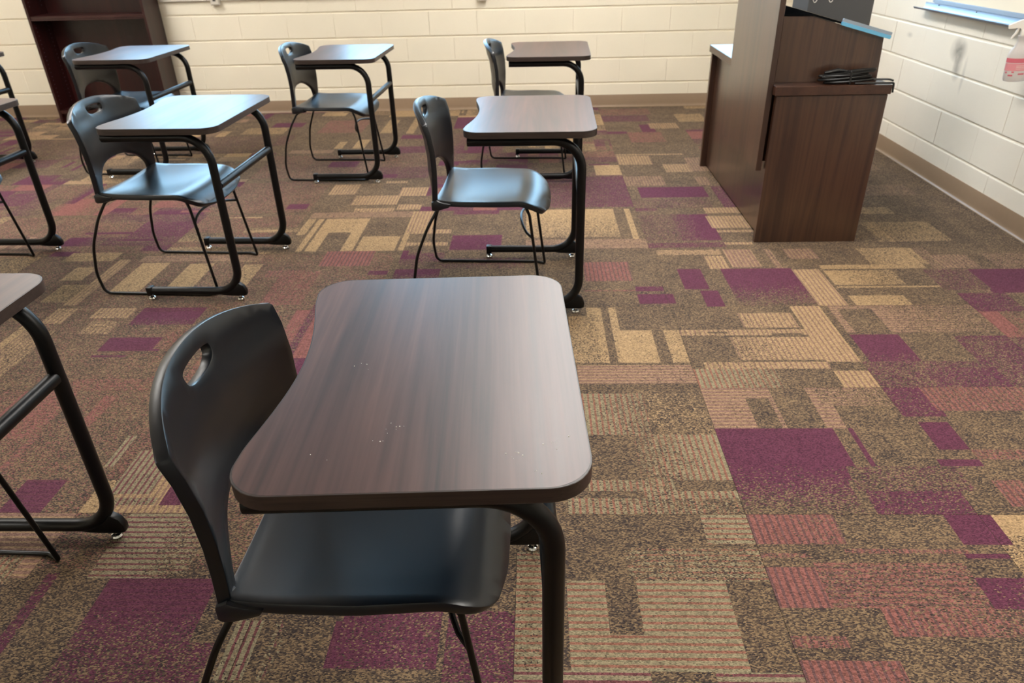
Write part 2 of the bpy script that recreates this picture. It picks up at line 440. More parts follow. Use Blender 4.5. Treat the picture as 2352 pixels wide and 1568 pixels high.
# ------------------------------------------------------------------ carpet tiles
TS, TX0, TY0 = 0.6096, 0.5557, 2.0553
PUR, BEI, COR, RUS, PAL, ROS, WIN = [s2l(c) for c in ((92, 41, 64), (160, 129, 88), (130, 77, 68), (136, 76, 58), (134, 123, 94), (128, 95, 80), (108, 46, 58))]
YARN = {'P': (PUR, PUR, 0), 'B': (BEI, BEI, 0), 'C': (COR, PUR, 0.25), 'S': (BEI, ROS, 0.9), 'O': (PAL, RUS, 0.85), 'R': (ROS, BEI, 0.7), 'W': (PAL, WIN, 0.9), 'K': (COR, s2l((92, 66, 68)), 0.8), 'M': (PUR, s2l((98, 50, 64)), 0.8)}
GRID = 40
def tile_mesh(rects):
    """rects: (x0, y0, x1, y1, yarn, density at low end, density at high end, 'x'|'y' fade axis, rib direction) in tile units"""
    g = GRID; V = []; F = []
    h = (TS-0.0012)/2
    for j in range(g+1):
        for i in range(g+1): V.append((-h+2*h*i/g, -h+2*h*j/g, 0.0))
    for j in range(g):
        for i in range(g): F.append((j*(g+1)+i, j*(g+1)+i+1, (j+1)*(g+1)+i+1, (j+1)*(g+1)+i))
    rim = [i for i in range(g+1)]+[j*(g+1)+g for j in range(1, g+1)]+[g*(g+1)+i for i in range(g-1, -1, -1)]+[j*(g+1) for j in range(g-1, 0, -1)]
    o = len(V)
    for i in rim: V.append((V[i][0], V[i][1], -0.006))
    n = len(rim)
    for k in range(n): F.append((rim[k], o+k, o+(k+1) % n, rim[(k+1) % n]))
    me = bpy.data.meshes.new('carpet_tile'); me.from_pydata(V, [], F); me.update(); me.materials.append(M['carpet'])
    ya = me.attributes.new('yarn', 'FLOAT_COLOR', 'FACE'); yb = me.attributes.new('yarn_b', 'FLOAT_COLOR', 'FACE'); we = me.attributes.new('weave', 'FLOAT_VECTOR', 'FACE')
    nf = len(F); A = [0.1, 0.1, 0.1, 1]*nf; B = [0.1, 0.1, 0.1, 1]*nf; W = [0.0]*(3*nf)
    for x0, y0, x1, y1, yk, d0, d1, ax, rd in rects:
        ca, cb, rs = YARN[yk]; up_ = 1.32 if yk in 'PM' else 1.1; d0 *= up_; d1 *= up_
        for j in range(g):
            cy = (j+0.5)/g
            if not (y0 <= cy < y1): continue
            for i in range(g):
                cx = (i+0.5)/g
                if not (x0 <= cx < x1): continue
                f = (cx-x0)/(x1-x0) if ax == 'x' else (cy-y0)/(y1-y0)
                k = j*g+i; A[4*k:4*k+3] = ca; B[4*k:4*k+3] = cb
                W[3*k:3*k+3] = (d0+(d1-d0)*f, rs if rd == 'x' else 0, rs if rd == 'y' else 0)
    ya.data.foreach_set('color', A); yb.data.foreach_set('color', B); we.data.foreach_set('vector', W)
    return me
def random_rects(rng, fam):
    """one machine-woven tile: a ground of mottled yarn with blocks and bars of the accent yarns"""
    rot = rng.randrange(4); out = []
    main, acc = fam[0], fam[-1]
    def put(x0, y0, x1, y1, k, d0, d1, ax, rd):
        for _ in range(rot):
            x0, y0, x1, y1 = 1-y1, x0, 1-y0, x1
            if ax == 'x': ax = 'y'
            else: ax = 'x'; d0, d1 = d1, d0
            rd = 'y' if rd == 'x' else 'x'
        out.append((x0, y0, x1, y1, k, d0, d1, ax, rd))
    y = 0.0
    while y < 0.98:
        hgt = rng.choice((0.12, 0.2, 0.3, 0.38)); x = 0.0; y1 = min(1, y+hgt)
        while x < 0.98:
            w = rng.choice((0.22, 0.34, 0.5, 0.66)); x1 = min(1, x+w)
            r = rng.random()
            if r < 0.62:
                k = main if rng.random() < 0.72 else acc
                d = rng.choice((0.55, 0.75, 1.1, 1.3)); e = d*rng.choice((0.25, 0.6, 1.0))
                if rng.random() < 0.5: d, e = e, d
                put(x, y, x1, y1, k, d, e, rng.choice('xy'), 'x')
            x = x1
        y = y1
    for _ in range(rng.choice((2, 3, 4))):
        x = rng.uniform(0, 0.7); y = rng.uniform(0, 0.95); w = rng.uniform(0.15, 0.45)
        if rng.random() < 0.5: put(x, y, x+w, y+0.045, main if rng.random() < 0.5 else acc, 0.0, 0.1, 'x', 'x')
        else: put(x, y, x+w, y+0.045, main, 1.2, 0.8, 'x', 'x')
    return out
FAMS = ['BR', 'BS', 'PC', 'PM', 'CP', 'RB', 'SB', 'MC', 'PB', 'OB']
# accents of the woven pattern read along the floor (metres): x0, y0, x1, y1, yarn, density low, density high, fade axis, rib
#TILES_BEGIN
WEAVE = [(-3.3,1.25,-0.65,1.44,'C',0.35,0.3,'x','x'),(-3.2,1.46,-0.8,2.04,'C',0.45,0.3,'x','y'),(-2.4,2.07,-0.7,2.65,'C',0.3,0.3,'x','x'),(-3.0,2.68,-0.7,3.26,'C',0.3,0.35,'x','x'),(-3.6,3.3,-1.3,3.86,'C',0.45,0.4,'x','x'),(-3.6,3.9,-1.3,4.47,'C',0.4,0.35,'x','x'),(-4.0,5.2,-2.0,5.7,'P',0.3,0.25,'x','x'),
 (1.70,3.35,2.05,3.62,'B',0.5,0.7,'x','x'),(1.60,3.75,1.95,3.85,'B',0.6,0.6,'x','x'),(1.9,4.05,2.2,4.25,'R',0.5,0.5,'x','x'),(1.80,4.55,2.2,4.7,'R',0.5,0.4,'x','x'),(2.1,3.0,2.35,3.2,'R',0.6,0.5,'x','x'),(1.8,3.0,1.86,3.3,'R',0.6,0.5,'x','x'),(1.9,2.75,2.3,2.9,'R',0.5,0.6,'x','y'),(1.72,4.9,2.2,5.1,'B',0.4,0.4,'x','x'),
 (0.15,1.8,0.38,2.03,'O',1.1,0.4,'x','y'),
 (0.35,1.8,0.58,2.03,'B',0.35,0.3,'x','x'),
 (0.3,1.58,0.56,1.79,'O',0.35,1.2,'x','y'),
 (0.14,1.54,0.39,1.59,'O',1.0,0.6,'x','y'),
 (0.29,1.51,0.56,1.53,'O',0.7,1.0,'x','y'),
 (0.08,1.45,0.56,1.51,'O',1.0,0.3,'x','y'),
 (0.56,1.83,0.93,2.06,'R',1.1,0.9,'x','x'),
 (0.69,1.83,0.77,2.0,'B',0.1,0.1,'x','x'),
 (0.78,1.82,0.92,2.04,'B',0.1,0.15,'x','x'),
 (0.9,1.82,0.96,2.04,'R',1.0,1.0,'x','x'),
 (0.93,1.95,1.19,2.05,'R',0.7,0.4,'x','x'),
 (0.55,1.58,0.92,1.82,'P',0.75,1.25,'y','x'),
 (0.56,1.45,0.87,1.58,'P',0.15,0.75,'y','x'),
 (0.96,1.62,0.99,1.82,'P',1.1,1.0,'x','x'),
 (0.89,1.54,1.21,1.65,'P',0.3,0.35,'x','x'),
 (0.9,1.45,1.16,1.54,'P',0.65,0.7,'x','x'),
 (1.15,1.65,1.16,1.82,'P',0.95,0.95,'x','x'),
 (1.2,1.72,1.29,1.86,'P',1.1,0.9,'x','x'),
 (1.18,1.65,1.29,1.68,'P',1.0,0.9,'x','x'),
 (1.17,1.89,1.3,2.05,'P',0.7,0.8,'x','x'),
 (1.29,1.92,1.67,2.04,'K',0.9,0.7,'x','y'),
 (1.28,1.68,1.47,1.72,'K',0.7,0.6,'x','y'),
 (1.27,1.48,1.4,1.58,'K',0.9,0.8,'x','y'),
 (0.21,2.23,0.27,2.68,'B',0.9,0.9,'x','x'),
 (0.13,2.22,0.24,2.59,'B',0.8,0.7,'x','x'),
 (0.29,2.22,0.33,2.67,'B',0.9,0.9,'x','x'),
 (0.31,2.22,0.45,2.46,'B',1.1,1.0,'x','x'),
 (0.5,2.22,0.56,2.47,'B',0.9,0.9,'x','x'),
 (0.14,2.08,0.56,2.21,'R',1.1,0.9,'x','x'),
 (0.81,2.48,1.03,2.61,'S',0.9,1.0,'x','y'),
 (1.04,2.23,1.18,2.67,'S',1.2,1.2,'x','y'),
 (1.04,2.06,1.18,2.16,'S',1.1,1.1,'x','y'),
 (0.56,2.42,1.06,2.47,'S',0.9,1.0,'x','y'),
 (0.66,2.43,0.74,2.45,'B',0.0,0.1,'x','x'),
 (0.91,2.41,1.03,2.43,'B',0.0,0.1,'x','x'),
 (0.74,2.24,1.05,2.4,'S',0.7,1.1,'x','y'),
 (0.6,2.18,1.05,2.22,'S',0.8,1.1,'x','y'),
 (0.56,2.07,0.85,2.18,'O',1.1,0.6,'x','y'),
 (1.19,2.43,1.79,2.65,'R',0.9,0.4,'x','x'),
 (1.23,2.43,1.39,2.64,'B',0.1,0.1,'x','x'),
 (1.37,2.43,1.46,2.64,'R',0.9,0.8,'x','x'),
 (1.19,2.23,1.38,2.42,'P',0.75,1.2,'y','x'),
 (1.18,2.06,1.6,2.22,'P',0.45,0.5,'x','x'),
 (1.44,2.32,1.44,2.42,'P',1.0,0.9,'x','x'),
 (1.58,2.22,1.78,2.41,'P',0.6,0.8,'x','x'),
 (1.37,2.05,1.64,2.17,'P',0.6,0.7,'x','x'),
 (1.6,2.05,1.88,2.39,'P',0.4,0.7,'x','x'),
 (0.58,3.21,0.89,3.28,'S',0.8,0.9,'x','x'),
 (0.8,3.05,0.89,3.2,'S',0.9,0.9,'x','y'),
 (0.91,3.06,1.05,3.27,'R',1.1,0.9,'x','y'),
 (1.11,3.05,1.13,3.27,'R',0.8,0.8,'x','y'),
 (0.85,2.83,1.18,3.04,'P',0.8,1.2,'y','x'),
 (0.85,2.67,1.18,2.83,'P',0.2,0.75,'y','x'),
 (0.64,2.83,0.75,3.05,'P',1.0,0.9,'x','x'),
 (0.59,2.96,0.6,3.06,'P',0.9,0.9,'x','x'),
 (0.43,2.81,0.55,2.86,'P',0.9,0.8,'x','x'),
 (0.43,2.69,0.59,2.78,'P',1.1,1.0,'x','x'),
 (0.71,2.68,0.78,2.81,'P',1.0,1.0,'x','x'),
 (1.18,2.67,1.29,3.03,'S',1.2,1.2,'x','y'),
 (1.3,3.03,1.82,3.08,'B',1.0,0.8,'x','x'),
 (1.3,2.86,1.61,3.01,'B',1.1,0.5,'x','x'),
 (1.31,2.83,1.78,2.85,'B',0.9,0.9,'x','x'),
 (1.32,2.79,1.78,2.8,'B',0.9,0.9,'x','x'),
 (1.32,2.67,1.55,2.76,'B',1.0,0.9,'x','x'),
 (1.19,3.16,1.33,3.27,'R',1.0,0.9,'x','y'),
 (1.54,3.08,1.81,3.26,'B',0.6,0.9,'x','x'),
 (1.92,2.77,2.25,3.01,'P',0.9,1.15,'y','x'),
 (1.75,2.8,1.94,3.01,'P',0.45,0.4,'x','x'),
 (1.85,3.03,2.02,3.19,'R',0.8,0.7,'x','y'),
 (1.77,2.6,1.97,2.77,'P',0.8,0.6,'x','x'),
 (0.22,2.93,0.43,3.13,'K',1.0,0.9,'x','y'),
 (0.21,2.81,0.43,2.83,'C',0.6,0.6,'x','y'),
 (-0.06,3.45,0.44,3.89,'B',0.5,1.1,'y','x'),
 (0.5,3.43,0.52,3.89,'B',1.0,0.9,'x','x'),
 (-0.06,3.31,0.55,3.42,'R',0.9,0.8,'x','x'),
 (0.74,3.39,0.94,3.77,'P',0.5,1.15,'x','x'),
 (0.56,3.4,0.74,3.78,'P',0.3,0.35,'x','x'),
 (0.54,3.31,0.93,3.37,'P',0.7,0.6,'x','x'),
 (0.54,3.84,0.68,3.89,'P',0.7,0.6,'x','x'),
 (0.93,3.79,1.13,3.89,'S',1.0,1.0,'x','y'),
 (0.92,3.57,1.13,3.75,'S',1.1,1.0,'x','y'),
 (0.93,3.5,1.12,3.54,'S',1.0,1.0,'x','y'),
 (0.93,3.33,1.08,3.37,'S',1.0,1.0,'x','y'),
 (0.06,3.92,0.54,4.49,'P',0.55,0.7,'x','x'),
 (0.61,4.06,1.02,4.26,'P',0.9,1.1,'y','x'),
 (0.55,4.3,0.66,4.49,'R',0.7,0.7,'x','y'),
 (0.66,4.29,0.8,4.48,'R',0.8,0.8,'x','y'),
 (1.0,4.29,1.08,4.47,'R',0.7,0.8,'x','y'),
 (0.55,3.9,1.0,4.03,'P',0.3,0.35,'x','x'),
 (1.06,3.9,1.17,4.27,'P',0.7,0.6,'x','x'),
 (0.39,4.52,0.54,4.75,'B',1.0,1.0,'x','x'),
 (0.55,4.75,0.78,4.96,'S',0.9,0.9,'x','y'),
 (0.84,4.57,1.02,4.75,'S',0.9,0.9,'x','y'),
 (0.55,4.98,1.03,5.01,'S',0.9,0.9,'x','y'),
 (1.02,4.58,1.19,4.9,'R',0.8,0.7,'x','y'),
 (0.34,5.13,0.55,5.38,'C',0.6,0.6,'x','x'),
 (0.71,5.33,0.97,5.63,'C',0.7,0.6,'x','x'),
 (0.54,5.59,0.71,5.67,'P',0.9,0.9,'x','x'),
 (0.83,5.63,0.94,5.88,'P',0.9,0.9,'x','x'),
 (0.53,6.0,0.94,6.22,'P',0.7,0.6,'x','x'),
 (0.9,5.74,1.14,5.93,'S',0.8,0.8,'x','y'),
 (1.15,5.95,1.4,6.24,'B',0.7,0.7,'x','x'),
 (1.3,6.45,1.5,6.55,'B',0.8,0.8,'x','x'),
 (0.54,6.25,0.98,6.48,'C',0.55,0.5,'x','x'),
 (-1.29,3.79,-0.68,3.88,'R',0.8,0.8,'x','x'),
 (-1.29,3.54,-1.23,3.78,'B',0.8,0.8,'x','x'),
 (-1.21,3.31,-1.18,3.78,'B',0.9,1.0,'x','x'),
 (-1.16,3.31,-1.11,3.78,'B',1.0,1.0,'x','x'),
 (-1.14,3.56,-0.99,3.77,'B',1.0,0.9,'x','x'),
 (-0.98,3.31,-0.92,3.77,'B',1.0,1.0,'x','x'),
 (-0.9,3.31,-0.71,3.51,'B',1.0,1.0,'x','x'),
 (-0.7,3.3,-0.67,3.76,'B',0.9,0.9,'x','x'),
 (-0.69,3.55,-0.55,3.88,'S',1.0,1.0,'x','y'),
 (-0.67,3.53,-0.45,3.59,'S',1.0,1.0,'x','y'),
 (-0.66,3.36,-0.45,3.41,'S',0.9,0.9,'x','y'),
 (-0.67,3.3,-0.66,3.52,'S',0.9,0.9,'x','y'),
 (-0.44,3.3,-0.18,3.51,'P',0.9,0.9,'x','x'),
 (-0.46,3.83,-0.2,3.89,'P',0.8,0.8,'x','x'),
 (-1.05,3.12,-0.8,3.3,'K',1.1,1.1,'x','y'),
 (-0.79,3.02,-0.69,3.06,'P',0.9,0.9,'x','x'),
 (-1.29,3.0,-1.09,3.07,'K',0.7,0.7,'x','y'),
 (-0.68,3.21,-0.64,3.3,'P',1.0,1.0,'x','x'),
 (-0.59,3.21,-0.57,3.3,'P',0.9,0.9,'x','x'),
 (-0.63,3.02,-0.55,3.17,'C',0.7,0.6,'x','x'),
 (-1.48,3.18,-1.37,3.26,'S',0.8,0.8,'x','y'),
 (-1.29,4.2,-1.11,4.4,'S',1.1,0.8,'x','y'),
 (-1.09,4.0,-0.82,4.18,'S',0.8,1.1,'x','y'),
 (-1.05,3.9,-0.81,3.94,'S',0.9,0.9,'x','y'),
 (-0.96,4.41,-0.82,4.47,'S',0.9,0.9,'x','y'),
 (-0.83,4.16,-0.67,4.33,'S',1.1,1.0,'x','y'),
 (-0.8,3.91,-0.67,4.01,'S',1.0,1.0,'x','y'),
 (-0.67,4.16,-0.64,4.38,'P',0.8,0.8,'x','x'),
 (-1.72,3.93,-1.36,4.51,'C',0.45,0.4,'x','x'),
 (-1.46,3.94,-1.34,4.03,'P',0.95,0.9,'x','x'),
 (-1.87,4.56,-0.73,5.09,'C',0.4,0.35,'x','x'),
 (-1.42,4.8,-1.22,4.93,'P',0.9,0.8,'x','x'),
 (-1.09,4.52,-0.69,4.78,'P',0.5,0.5,'x','x'),
 (-1.01,4.54,-0.9,4.61,'P',0.9,0.9,'x','x'),
 (-1.79,5.46,-1.79,5.74,'B',0.9,0.9,'x','x'),
 (-1.64,5.29,-1.63,5.75,'B',0.9,0.9,'x','x'),
 (-1.58,5.29,-1.57,5.75,'B',0.9,0.9,'x','x'),
 (-1.5,5.29,-1.44,5.49,'B',0.9,0.9,'x','x'),
 (-1.37,5.28,-1.28,5.55,'B',1.0,0.8,'x','x'),
 (-1.8,5.16,-1.48,5.25,'R',0.8,0.8,'x','x'),
 (-1.05,5.55,-0.8,5.67,'P',1.0,0.9,'x','x'),
 (-1.01,5.13,-0.8,5.31,'P',0.75,0.7,'x','x'),
 (-1.25,5.74,-1.15,6.2,'B',0.8,0.8,'x','x'),
 (-1.03,5.73,-0.97,6.27,'B',0.8,0.8,'x','x'),
 (-0.89,5.72,-0.83,6.01,'B',0.9,0.9,'x','x'),
 (-1.76,5.78,-1.39,6.22,'C',0.65,0.6,'x','x'),
 (-2.21,6.0,-1.95,6.16,'P',1.0,0.9,'x','x'),
 (-2.39,5.78,-2.04,5.98,'B',0.6,0.7,'x','x'),
 (-1.23,1.52,-1.1,1.72,'W',1.1,1.0,'x','y'),
 (-1.2,1.47,-1.07,1.5,'W',0.9,0.9,'x','y'),
 (-1.06,1.47,-1.0,1.57,'M',1.0,1.0,'x','y'),
 (-1.31,1.64,-1.29,1.8,'W',1.0,1.0,'x','y'),
 (-1.5,1.46,-1.38,1.58,'M',1.0,1.0,'x','x'),
 (-1.33,1.47,-1.32,1.57,'M',0.9,0.9,'x','x'),
 (-1.63,1.58,-1.6,1.8,'K',0.9,0.7,'x','x'),
 (-1.12,1.22,-0.97,1.45,'W',1.0,1.0,'x','x'),
 (-0.94,1.23,-0.87,1.45,'W',0.9,0.3,'x','x'),
 (-1.14,1.32,-1.13,1.44,'B',0.1,0.15,'x','x'),
 (-1.06,1.04,-0.78,1.22,'M',0.6,1.2,'y','x'),
 (-1.06,0.93,-0.72,1.04,'M',0.5,0.6,'x','x'),
 (-1.22,0.93,-1.19,1.23,'M',0.7,0.8,'x','x'),
 (-1.39,1.18,-1.32,1.3,'O',0.8,0.6,'x','y'),
 (-0.69,0.94,-0.63,1.09,'W',1.0,1.0,'x','y'),
 (-0.61,0.94,-0.57,1.09,'W',0.6,0.2,'x','y'),
 (-0.46,0.97,-0.4,1.09,'M',1.0,0.9,'x','y'),
 (-0.06,0.98,0.03,1.31,'O',0.9,1.0,'x','x'),
 (0.43,1.34,0.56,1.44,'O',0.9,1.0,'x','x'),
 (0.22,1.22,0.58,1.33,'O',0.45,0.65,'x','x'),
 (0.07,0.98,0.45,1.22,'O',1.1,1.1,'x','x'),
 (0.16,1.06,0.23,1.23,'B',0.1,0.1,'x','x'),
 (-0.06,0.94,0.24,0.98,'W',1.2,1.2,'x','x'),
 (0.38,0.95,0.56,0.98,'W',1.0,1.1,'x','x'),
 (0.57,1.34,0.79,1.44,'K',1.1,0.9,'x','y'),
 (0.56,1.29,0.67,1.31,'K',0.8,0.6,'x','y'),
 (0.56,1.14,0.72,1.26,'K',1.2,1.0,'x','y'),
 (0.68,1.14,1.05,1.28,'K',0.75,0.6,'x','x'),
 (0.77,1.31,1.07,1.33,'K',0.7,0.7,'x','y'),
 (1.07,1.34,1.19,1.45,'P',1.1,1.0,'x','y'),
 (1.06,1.29,1.17,1.31,'P',0.95,0.9,'x','y'),
 (1.05,1.13,1.19,1.23,'P',0.9,0.8,'x','x'),
 (0.79,1.06,1.14,1.14,'K',1.0,0.5,'x','y'),
 (0.56,1.04,0.68,1.06,'K',0.8,0.8,'x','y'),
 (0.56,0.94,0.77,1.01,'K',1.2,1.0,'x','y'),
 (-1.93,2.86,-1.79,3.18,'B',0.9,1.0,'x','x'),
 (-1.69,2.9,-1.56,3.17,'B',1.0,0.9,'x','x'),
 (-1.41,2.91,-1.32,3.16,'B',0.8,0.8,'x','x'),
 (-1.96,3.2,-1.35,3.26,'R',0.8,0.8,'x','x'),
 (-2.06,2.73,-2.0,3.23,'S',1.0,0.9,'x','y'),
 (-2.23,2.99,-2.13,3.13,'B',0.8,0.8,'x','x'),
 (-2.35,3.21,-2.09,3.32,'B',0.8,0.8,'x','x'),
 (-2.18,2.76,-2.07,2.94,'B',0.75,0.6,'x','x'),
 (-1.2,2.71,-1.02,3.06,'C',0.7,0.6,'x','y'),
 (-1.9,2.6,-1.71,2.7,'S',0.9,0.9,'x','y'),
 (-1.69,2.55,-1.41,2.69,'P',0.7,1.15,'y','x'),
 (-1.85,2.47,-1.73,2.57,'S',0.7,0.7,'x','y'),
 (-1.7,2.33,-1.46,2.43,'P',1.1,0.9,'x','x'),
 (-1.7,2.28,-1.57,2.3,'P',0.9,0.8,'x','x'),
 (-1.48,2.34,-1.38,2.49,'C',0.5,0.6,'x','x'),
 (-1.67,2.06,-1.37,2.13,'C',0.6,0.5,'x','x'),
 (-2.06,2.56,-1.98,2.69,'S',0.9,0.9,'x','y'),
 (-2.13,2.33,-2.06,2.56,'B',0.9,0.8,'x','x'),
 (-2.09,2.11,-1.96,2.5,'S',0.8,0.6,'x','y'),
 (-1.81,1.78,-1.61,2.08,'C',0.9,0.7,'x','x'),
 (-1.5,1.84,-1.46,2.02,'C',0.85,0.7,'x','x'),
 (-0.95,2.29,-0.93,2.72,'P',0.6,0.6,'x','x'),
 (-0.45,0.97,-0.22,1.12,'M',0.8,0.7,'x','y'),
 (-0.2,0.94,-0.07,1.12,'M',0.6,0.65,'x','y'),
 (-0.99,1.22,-0.92,1.45,'W',0.9,0.5,'x','x')]
#TILES_END
rng = random.Random(11)
i0, i1 = math.floor((XL-TX0)/TS), math.ceil((XR-TX0)/TS)
j0, j1 = math.floor((-0.3-TY0)/TS), math.ceil((YB-TY0)/TS)
for j in range(j0, j1):
    for i in range(i0, i1):
        ax0, ay0 = TX0+i*TS, TY0+j*TS; rects = []; cov = 0
        for x0, y0, x1, y1, k_, e0, e1, ax_, rd_ in WEAVE:
            q = [(x0-ax0)/TS, (y0-ay0)/TS, (x1-ax0)/TS, (y1-ay0)/TS]
            # blocks end at the seam of the tile they belong to
            c_ = [max(q[0], 0), max(q[1], 0), min(q[2], 1), min(q[3], 1)]
            if c_[2]-c_[0] < 0.03 or c_[3]-c_[1] < 0.03: continue
            if (c_[2]-c_[0])/(q[2]-q[0]) < 0.12 or (c_[3]-c_[1])/(q[3]-q[1]) < 0.12: continue
            for z_ in range(4):
                if abs(c_[z_]-round(c_[z_])) < 0.03: c_[z_] = round(c_[z_])
            rects.append((*c_, k_, e0, e1, ax_, rd_)); cov += (c_[2]-c_[0])*(c_[3]-c_[1])*(x1-x0 < 1.3)
        if cov < (0.05 if i >= 1 and j > 1 else 0.16): rects = [q for q in rects if q[4] in 'CP']+random_rects(rng, rng.choice(FAMS))+[q for q in rects if q[4] not in 'C']
        me = tile_mesh(rects)
        cx, cy = TX0+(i+0.5)*TS, TY0+(j+0.5)*TS
        # tiles that run under the wall are cut to the room
        lo = (XL-cx, XR-cx, YB-cy)
        for v_ in me.vertices:
            v_.co.x = min(max(v_.co.x, lo[0]), lo[1]); v_.co.y = min(v_.co.y, lo[2])
        link('carpet_tile', me, None, floor, (cx, cy, 0))
rest = link('carpet_behind_camera', boxes('carpet_behind_camera', [(XL, XR, YF, TY0+j0*TS-0.001, -0.006, 0)]), 'carpet', floor); tag(rest, kind='stuff')

# ------------------------------------------------------------------ ceiling lights
def troffer(x, y, label):
    e = empty('ceiling_light', (x, y, ZC)); tag(e, label, 'ceiling light', 'ceiling light panels')
    w, l = 0.30, 0.60
    f = boxes('frame', [(-w, w, -l, -l+0.03, -0.03, 0), (-w, w, l-0.03, l, -0.03, 0), (-w, -w+0.03, -l+0.03, l-0.03, -0.03, 0), (w-0.03, w, -l+0.03, l-0.03, -0.03, 0)], 0.002)
    link('frame', f, 'off_white_plastic', e)
    box('diffuser', (-w+0.03, w-0.03, -l+0.03, l-0.03, -0.018, -0.006), 'lamp_diffuser', e)
for x, y, w_ in ((0.22, 3.1, 'above the middle row right of centre'), (0.22, 5.0, 'above the back row right of centre'),
      (-3.6, -0.9, 'behind the camera on the left'), (-3.6, 3.1, 'above the middle row on the left'), (-3.6, 5.0, 'above the back row on the left'), (1.80, 1.1, 'added to brighten the right wall')):  # last panel is an unseen one, added to brighten the right wall
    troffer(x, y, 'white rectangular ceiling light panel '+w_)

# ------------------------------------------------------------------ student desks
TW, TD, ZT, TTH = 0.660, 0.490, 0.745, 0.0245
def desk_outline(inset=0.0):
    hw, hd = TW/2-inset, TD/2-inset
    right = round_poly([(-hd, -hw), (hd, -hw), (hd, hw), (-hd, hw)], [0, 0.062, 0.062, 0], 8)
    # right side corners, then the concave belly edge on the left
    pts = right[1:-1]
    left = round_poly([(0, hw), (-hd, hw), (-hd-0.0, hw-0.10), (0, 0)], [0, 0.062, 0, 0], 8)
    top_corner = left[1:-2]
    conc = []
    ys = hw-0.075
    for k in range(0, 21):
        yy = ys-2*ys*k/20; q = yy/ys
        conc.append((-hd+0.034*(1-q*q)**1.4, yy))
    tc = [q for q in top_corner if q[1] >= ys-1e-6]
    bc = [(x, -y) for x, y in reversed(tc)]
    return [(x+0.005, y) for x, y in pts+tc+conc[1:-1]+bc]
def make_desk():
    e = empty('student_desk')
    ol = desk_outline(0.0); il = desk_outline(0.0025)
    V = []; F = []; n = len(ol)
    zb = ZT-TTH
    prof = [(0.0025, zb+0.0002), (0.0006, zb), (0.0, zb+0.0008), (0.0, ZT-0.0008), (0.0006, ZT-0.0002), (0.0025, ZT-0.0002)]
    for ins, z in prof:
        for q in desk_outline(ins): V.append((q[0], q[1], z))
    for k in range(len(prof)-1):
        for i in range(n): F.append((k*n+i, k*n+(i+1) % n, (k+1)*n+(i+1) % n, (k+1)*n+i))
    tt = prism('table_top', il, zb+0.0005, ZT, 'desk_laminate', e, 'z', smooth=False)
    link('edge_band', smooth_me(mesh('edge_band', V, F), 25), 'desk_edge', tt)
    for s in (-1, 1):
        v = s*0.290
        path = fillet([(-0.225, v, 0.7026), (0.197, v, 0.7026), (0.197, v, 0.041), (-0.205, v, 0.041)], [0.105, 0.105], 10)
        lg = tube('leg_frame', path, 0.0172, 'powder_black', e, 14)
        pl = [(0.085, 0.030), (0.13, 0.045), (0.168, 0.074), (0.192, 0.082), (0.212, 0.068), (0.221, 0.046), (0.220, 0.026), (0.205, 0.021), (0.150, 0.0215), (0.118, 0.024)]
        prism('foot_bracket', pl, v-0.011, v+0.011, 'powder_black', lg, bevel=0.003)
        prism('foot_bracket', [(-0.226, 0.020), (-0.226, 0.060), (-0.200, 0.060), (-0.196, 0.036), (-0.205, 0.020)], v-0.0165, v+0.0165, 'powder_black', lg, bevel=0.003)
        for u in (0.186, -0.214):
            g = lathe_geo([(0.004, 0.024), (0.006, 0.019), (0.0065, 0.015), (0.013, 0.011), (0.0155, 0.006), (0.0145, 0.001), (0.010, 0.0)], 14, (u, v, 0))
            link('glide', smooth_me(mesh('glide', *g), 30), 'chrome', lg)
    tube('crossbar', [(0.197, -0.277, 0.505), (0.197, 0.277, 0.505)], 0.0165, 'powder_black', e, 14)
    for s in (-1, 1):
        box('mounting_plate', (-0.215, 0.06, s*0.290-0.022, s*0.290+0.022, zb-0.004, zb+0.0003), 'powder_black', e, 0.001)
    return e
desks = [((-0.187, 1.024), 2.5, 'student desk nearest the camera with wood-grain top and white specks'),
 ((-0.020, 2.920), -1.2, 'student desk directly behind the nearest desk, left of the teaching station'),
 ((-1.467, 3.067), -1.9, 'student desk with bright blue window glare on its top, in the middle row'),
 ((-1.183, 4.735), -1.8, 'student desk in the back row between the bookcase and the teaching station'),
 ((0.080, 4.684), -1.5, 'student desk in the back row closest to the teaching station'),
 ((-2.620, 4.910), -1.5, 'student desk standing right in front of the dark bookcase'),
 ((-1.300, 1.068), 0.0, 'student desk cut off by the left edge, nearest row, thick crossbar showing'),
 ((-2.655, 3.085), -1.0, 'student desk cut off by the left edge in the middle row'),
 ((-3.830, 4.760), -1.0, 'student desk at far left edge in the back row, only a leg showing')]
d0 = make_desk()
for i, ((x, y), a, lab) in enumerate(desks):
    o = d0 if i == 0 else copy_tree(d0)
    o.location = (x, y, 0); o.rotation_euler = (0, 0, R(a)); tag(o, lab, 'desk', 'student desks in rows')

